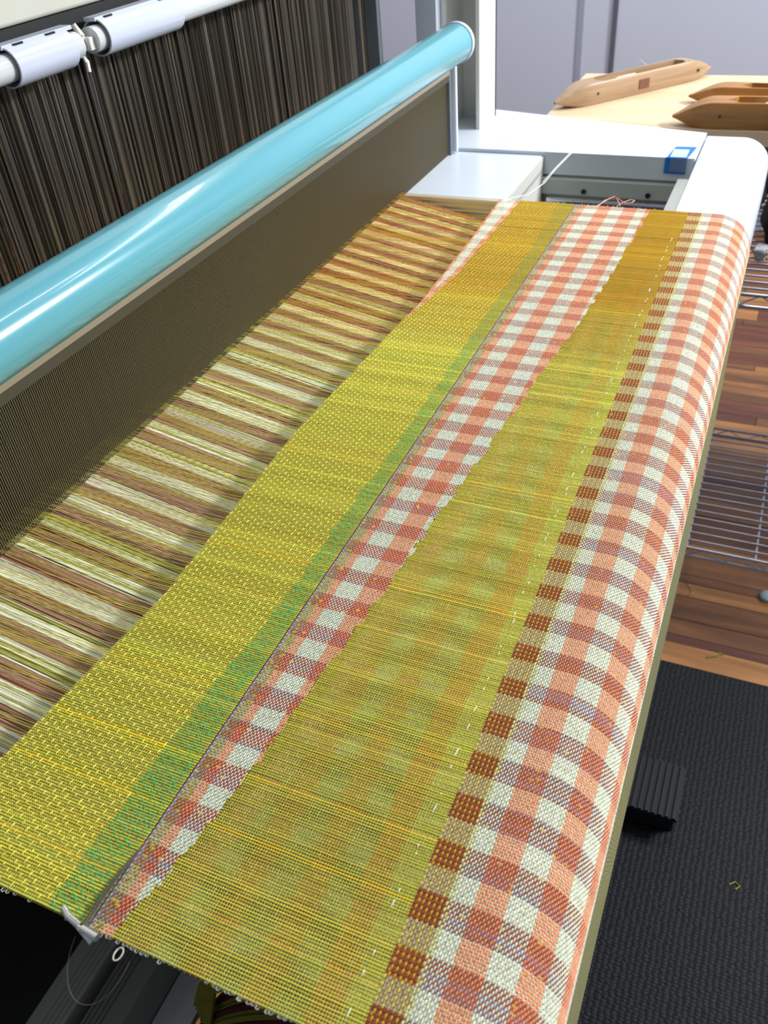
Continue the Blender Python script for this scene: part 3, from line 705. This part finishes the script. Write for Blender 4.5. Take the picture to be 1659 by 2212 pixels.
def shuttle(loc, rz, tilt, L, W, H, mname, label, roll=0, lift=0, cav=(.24, .80), group=None):
    t = thing('boat_shuttle', loc, label, 'shuttle', group)
    t.rotation_euler = (roll, tilt, rz)
    V = []; F = []; N = 46; nx = 8
    def prof(u):
        e = min(u, 1-u)
        wv = W/2*min(1, .10+.90*math.sin(min(1, e/.20)*math.pi/2)**.9)
        # bottom sweeps up at the tips, top slopes down to them
        zb = 0 if e > .16 else (1-math.sin(e/.16*math.pi/2))*H*.30
        zt = H if e > .19 else H*.36+(H*.64)*math.sin(e/.19*math.pi/2)**1.15
        return wv, zb, zt
    for i in range(N+1):
        u = i/N; u = u if 0 < u < 1 else (0.004 if u == 0 else .996)
        wv, zb, zt = prof(u); x = (i/N-.5)*L
        c = 0
        if cav[0] < u < cav[1]:
            d = min(u-cav[0], cav[1]-u)/.035; c = math.sqrt(max(0, 1-(1-min(1, d))**2))
        iw = wv*.74*max(c, .02); zc = zt-(zt-zb)*.72 if c > .05 else zt-.0003
        V += [(x, -wv*.86, zb), (x, -wv, zb+(zt-zb)*.15), (x, -wv*.97, zt-(zt-zb)*.08), (x, -wv*.90, zt), (x, -iw, zt), (x, -iw, zc), (x, iw, zc), (x, iw, zt), (x, wv*.90, zt), (x, wv*.97, zt-(zt-zb)*.08), (x, wv, zb+(zt-zb)*.15), (x, wv*.86, zb)]
    n = 12
    for i in range(N):
        for k in range(n): F.append((i*n+k, i*n+(k+1) % n, (i+1)*n+(k+1) % n, (i+1)*n+k))
    F += [tuple(range(n)), tuple(range(N*n, N*n+n))[::-1]]
    def part(name, mb_v, mb_f, mn, sm, **k):
        me = bpy.data.meshes.new(name); me.from_pydata(mb_v, [], mb_f)
        for p in me.polygons: p.use_smooth = sm
        if hasattr(me, 'set_sharp_from_angle'): me.set_sharp_from_angle(angle=.7)
        me.materials.append(M[mn]); o = bpy.data.objects.new(name, me); COL.objects.link(o); o.parent = t; return setp(o, **k)
    part('body', V, F, mname, True)
    # bobbin inside, pin holes, end wire
    mb = MB(); x0 = (cav[0]+.10-.5)*L; x1 = (cav[0]+.30-.5)*L
    mb.tube([(x0, 0, H*.60), (x0+.02, 0, H*.60), (x1-.02, 0, H*.60), (x1, 0, H*.60)], [W*.10, W*.24, W*.24, W*.12], 14)
    part('bobbin', mb.v, mb.f, 'bobbin', True, label='white wound bobbin')
    for sx in (-.285, .36):
        for sy in (-1,):
            mb = MB(); mb.tube([(sx*L, sy*W*.5*.93, H*.5), (sx*L, sy*W*.5*1.015, H*.5)], .0028, 12); part('pin', mb.v, mb.f, 'pin', True)
    return t
s1 = shuttle((-.3105, 1.975, .8805), math.atan2(.327, .263), 0, .415, .050, .040, 'beech', 'large pale wooden boat shuttle lying diagonally at the table corner')
# burnt stamp on the side
me = MB().box(-.012, -.0262, .010, .014, -.0249, .028)
mm = bpy.data.meshes.new('stamp'); mm.from_pydata(me.v, [], me.f); mm.materials.append(M['stamp']); so = bpy.data.objects.new('stamp', mm); COL.objects.link(so); so.parent = s1; so['label'] = 'small dark burnt stamp'
th2 = MB().tube([(-.185, 2.108, .905), (-.183, 2.09, .897), (-.19, 2.065, .886), (-.21, 2.04, .8815), (-.225, 2.02, .8812)], .0006, 5)
th2.build('weft_tail', 'nylon', s1)
shuttle((-.008, 1.893, .8805), math.radians(-3), 0, .37, .048, .034, 'honey', 'honey coloured boat shuttle further back on the right of the table', cav=(.28, .82))
shuttle((-.006, 1.752, .8805), math.radians(2), 0, .39, .058, .044, 'honey', 'honey coloured boat shuttle nearest the loom frame on the right', cav=(.26, .82))

# ================================================================== SHELF, MAT, PEDAL
sh = thing('wire_shelf', (.45, 1.64, 0), 'chrome wire shelving unit standing beyond the mat', 'shelf')
def wdeck(z, pitch):
    y0, y1, x0, x1 = 1.414, 1.875, -.022, .95
    for y in (y0, y1):
        MB().tube([(x0, y, z), (x1, y, z)], .0032, 10).build('rail', 'chromew', sh)
        MB().tube([(x0-.004, y, z-.021), (x1, y, z-.021)], .0028, 8).build('rail', 'chromew', sh)
        zz = MB(); x = x0; k = 0
        pts = []
        while x < x1: pts.append((x, y, z-.001 if k % 2 else z-.020)); x += .036; k += 1
        zz.tube(pts, .0015, 5).build('truss_wire', 'chromew', sh)
    for x in (x0, .111, .36, .61, .86, x1):
        MB().tube([(x, y0, z-.004), (x, y1, z-.004)], .0026, 8).build('cross_rod', 'chromew', sh)
    n = int((y1-y0)/pitch)
    w0 = MB().tube([(x0, 0, 0), (x1, 0, 0)], .0019, 6)
    me = bpy.data.meshes.new('shelf_wire'); me.from_pydata(w0.v, [], w0.f); me.materials.append(M['chromew'])
    for p in me.polygons: p.use_smooth = True
    for k in range(1, n):
        o = bpy.data.objects.new('shelf_wire', me); COL.objects.link(o); o.parent = sh; o.location = (-.45, y0+(y1-y0)*k/n-1.64, z)
wdeck(.152, .0243)
wdeck(.711, .0243)
for x, y in ((-.045, 1.39), (.975, 1.39), (-.045, 1.90), (.975, 1.90)):
    MB().tube([(x, y, 0), (x, y, .745)], .0125, 16).build('corner_post', 'chromew', sh)

def lump(name, c, dims, mname, label, cat, seed):
    import bmesh
    r_ = random.Random(seed); bm = bmesh.new(); bmesh.ops.create_cube(bm, size=1)
    bmesh.ops.subdivide_edges(bm, edges=bm.edges, cuts=5, use_grid_fill=True)
    for v in bm.verts:
        p = v.co; q = p.normalized()*.56
        v.co = p*.62+q*.38
        v.co = Vector((v.co.x*dims[0], v.co.y*dims[1], v.co.z*dims[2]))+Vector([r_.uniform(-.0016, .0016) for _ in range(3)])
        lay = .0035*math.sin(v.co.z*260); v.co.x += lay*(1 if v.co.x > 0 else -1)
    for f in bm.faces: f.smooth = True
    me = bpy.data.meshes.new(name); bm.to_mesh(me); bm.free(); me.materials.append(M[mname])
    o = bpy.data.objects.new(name, me); COL.objects.link(o); o.location = c; return setp(o, label, cat)
lump('folded_textile', (.112, 1.655, .766), (.24, .155, .098), 'darkcloth', 'black folded textile on the upper wire shelf', 'textile', 1)
lump('folded_textile', (.112, 1.800, .781), (.24, .10, .122), 'redcloth', 'dark red folded textile behind the black one on the upper shelf', 'textile', 2)
lump('wool_tuft', (.000, 1.555, .7260), (.022, .030, .022), 'fuzz', 'small grey wool tuft on the upper wire shelf', 'wool', 3)
lump('wool_bundle', (-.025, 1.80, .777), (.022, .10, .118), 'fuzz', 'speckled grey wool bundle leaning on the dark red textile', 'wool', 4)

mt = MB().box(-.30, -.9, .0003, 1.3, 1.224, .0075).build('rubber_mat', 'mat', bevel=.002)
setp(mt, 'large black textured rubber mat on the wooden floor', 'mat')
pd = thing('foot_pedal', (.0, .9, .0075), 'black ribbed foot pedal on the rubber mat', 'pedal')
MB().prism([(.852, .0078), (.955, .0078), (.955, .034), (.875, .030), (.845, .052), (.845, .046), (.852, .036)], 'X', -.10, .052).build('pedal_base', 'rubber', pd)
MB().add([(-.10, .842, .050), (.056, .842, .050), (.056, .955, .038), (-.10, .955, .038), (-.10, .842, .056), (.056, .842, .056), (.056, .955, .044), (-.10, .955, .044)],
         [(0, 3, 2, 1), (4, 5, 6, 7), (0, 1, 5, 4), (1, 2, 6, 5), (2, 3, 7, 6), (3, 0, 4, 7)]).build('pedal_plate', 'rubber', pd)
x = -.096
while x < .050:
    MB().add([(x, .842, .056), (x+.0065, .842, .056), (x+.0065, .955, .044), (x, .955, .044), (x+.0006, .842, .0600), (x+.0059, .842, .0600), (x+.0059, .955, .0480), (x+.0006, .955, .0480)],
             [(0, 3, 2, 1), (4, 5, 6, 7), (0, 1, 5, 4), (1, 2, 6, 5), (2, 3, 7, 6), (3, 0, 4, 7)]).build('rib', 'rubber', pd)
    x += .0110
# pale plastic thing and yarn scraps on the floor
pc = MB(); pc.tube([(.158, 1.478, .0003), (.158, 1.478, .008), (.158, 1.478, .013), (.158, 1.478, .0145)], [.0155, .0155, .011, .002], 24)
setp(pc.build('plastic_cap', 'pale'), 'small pale blue plastic cap on the wooden floor at the right', 'cap')
sp = MB().tube([(.060, 1.268, .0012), (.072, 1.272, .0016), (.080, 1.281, .0012), (.090, 1.284, .0014)], .0013, 6).tube([(.058, 1.262, .0014), (.066, 1.268, .0014), (.078, 1.274, .0018), (.084, 1.288, .0012)], .001, 5)
setp(sp.build('yarn_scrap', 'oliveyarn'), 'olive yarn scrap on the floor beyond the mat', 'yarn scrap')
sp = MB().tube([(.150, .79, .0085), (.158, .797, .0089), (.166, .793, .0086), (.160, .785, .0086)], .0014, 6)
setp(sp.build('yarn_scrap', 'oliveyarn'), 'olive yarn scrap on the black mat at the right', 'yarn scrap')
hr = MB().tube([(-.010, 1.470, .0008), (.003, 1.452, .0008), (.004, 1.436, .0008), (-.004, 1.428, .0008)], .0004, 4)
setp(hr.build('dark_hair', 'black'), 'single dark hair lying on a floor plank', 'hair')

# ================================================================== TAKE-UP ROLL UNDER THE CLOTH
ro = thing('cloth_roll', (-.20, .5, .62), 'roll of finished olive and salmon cloth under the near edge', 'cloth')
n = 40; K = 120
th_ = np.linspace(0, 2*math.pi, n, endpoint=False); yy = np.linspace(.05, 1.2, K*2)
TH, YY = np.meshgrid(th_, yy)
RR = .074+.0012*np.sin(TH*2+YY*60)+.0006*np.sin(YY*400+TH*25)
V = np.stack([-.205+RR*np.cos(TH), YY, .615+RR*np.sin(TH)], -1).reshape(-1, 3)
idx = np.arange(len(V)).reshape(len(yy), n)
F = np.stack([idx[:-1], np.roll(idx, -1, 1)[:-1], np.roll(idx, -1, 1)[1:], idx[1:]], -1).reshape(-1, 4)
ph = (YY/.011+TH*1.4).ravel(); cc = np.zeros((len(V), 3)); cc[:] = L3(140, 132, 80)
cc[(ph % 3) < 1] = L3(120, 80, 50); cc[(ph % 3) > 2] = L3(150, 190, 130)*.9; cc *= (1+.25*rng.standard_normal((len(V), 1))).clip(.4, 1.6)
me = arr_mesh('rolled_cloth', V, F, cc, 'yarn', ro); del me['kind']
for k, (mn, dy, dz) in enumerate([('oliveyarn', 0, 0), ('maroonyarn', .006, .001), ('oliveyarn', .011, .002), ('oliveyarn', .016, .001), ('maroonyarn', .021, .002), ('oliveyarn', .026, .001), ('oliveyarn', .031, .001), ('maroonyarn', .037, .002), ('oliveyarn', .043, .001)]):
    pts = []
    for q in range(14):
        a = math.radians(178-q*9); rr = .0775+dz; pts.append((-.205+rr*math.cos(a), .120+dy*.9+q*.0045, .615+rr*math.sin(a)))
    MB().tube(pts, .0034, 7).build('yarn_strand', mn, ro, label=('maroon yarn strand' if mn[0] == 'm' else 'olive yarn strand'))
bu = MB()
for k in range(7):
    bu.tube([(-.262+.003*k, .215-.003*k, .684), (-.272+.003*k, .192-.002*k, .690), (-.279+.002*k, .172, .684), (-.277+.003*k, .160-.002*k, .678)], .0022, 6)
bu.build('yarn_tail', 'oliveyarn', ro, label='loose olive yarn tail')

pcb = MB().tube([(-.600, 1.95, .50), (-.631, 1.95, .83), (-.639, 1.95, .865), (-.6445, 1.95, .896), (-.650, 1.95, .933), (-.672, 1.96, 1.3)], [.0055, .0055, .005, .0045, .003, .003], 8)
setp(pcb.build('power_cable', 'black'), 'dark cable hanging behind the white side post', 'cable')
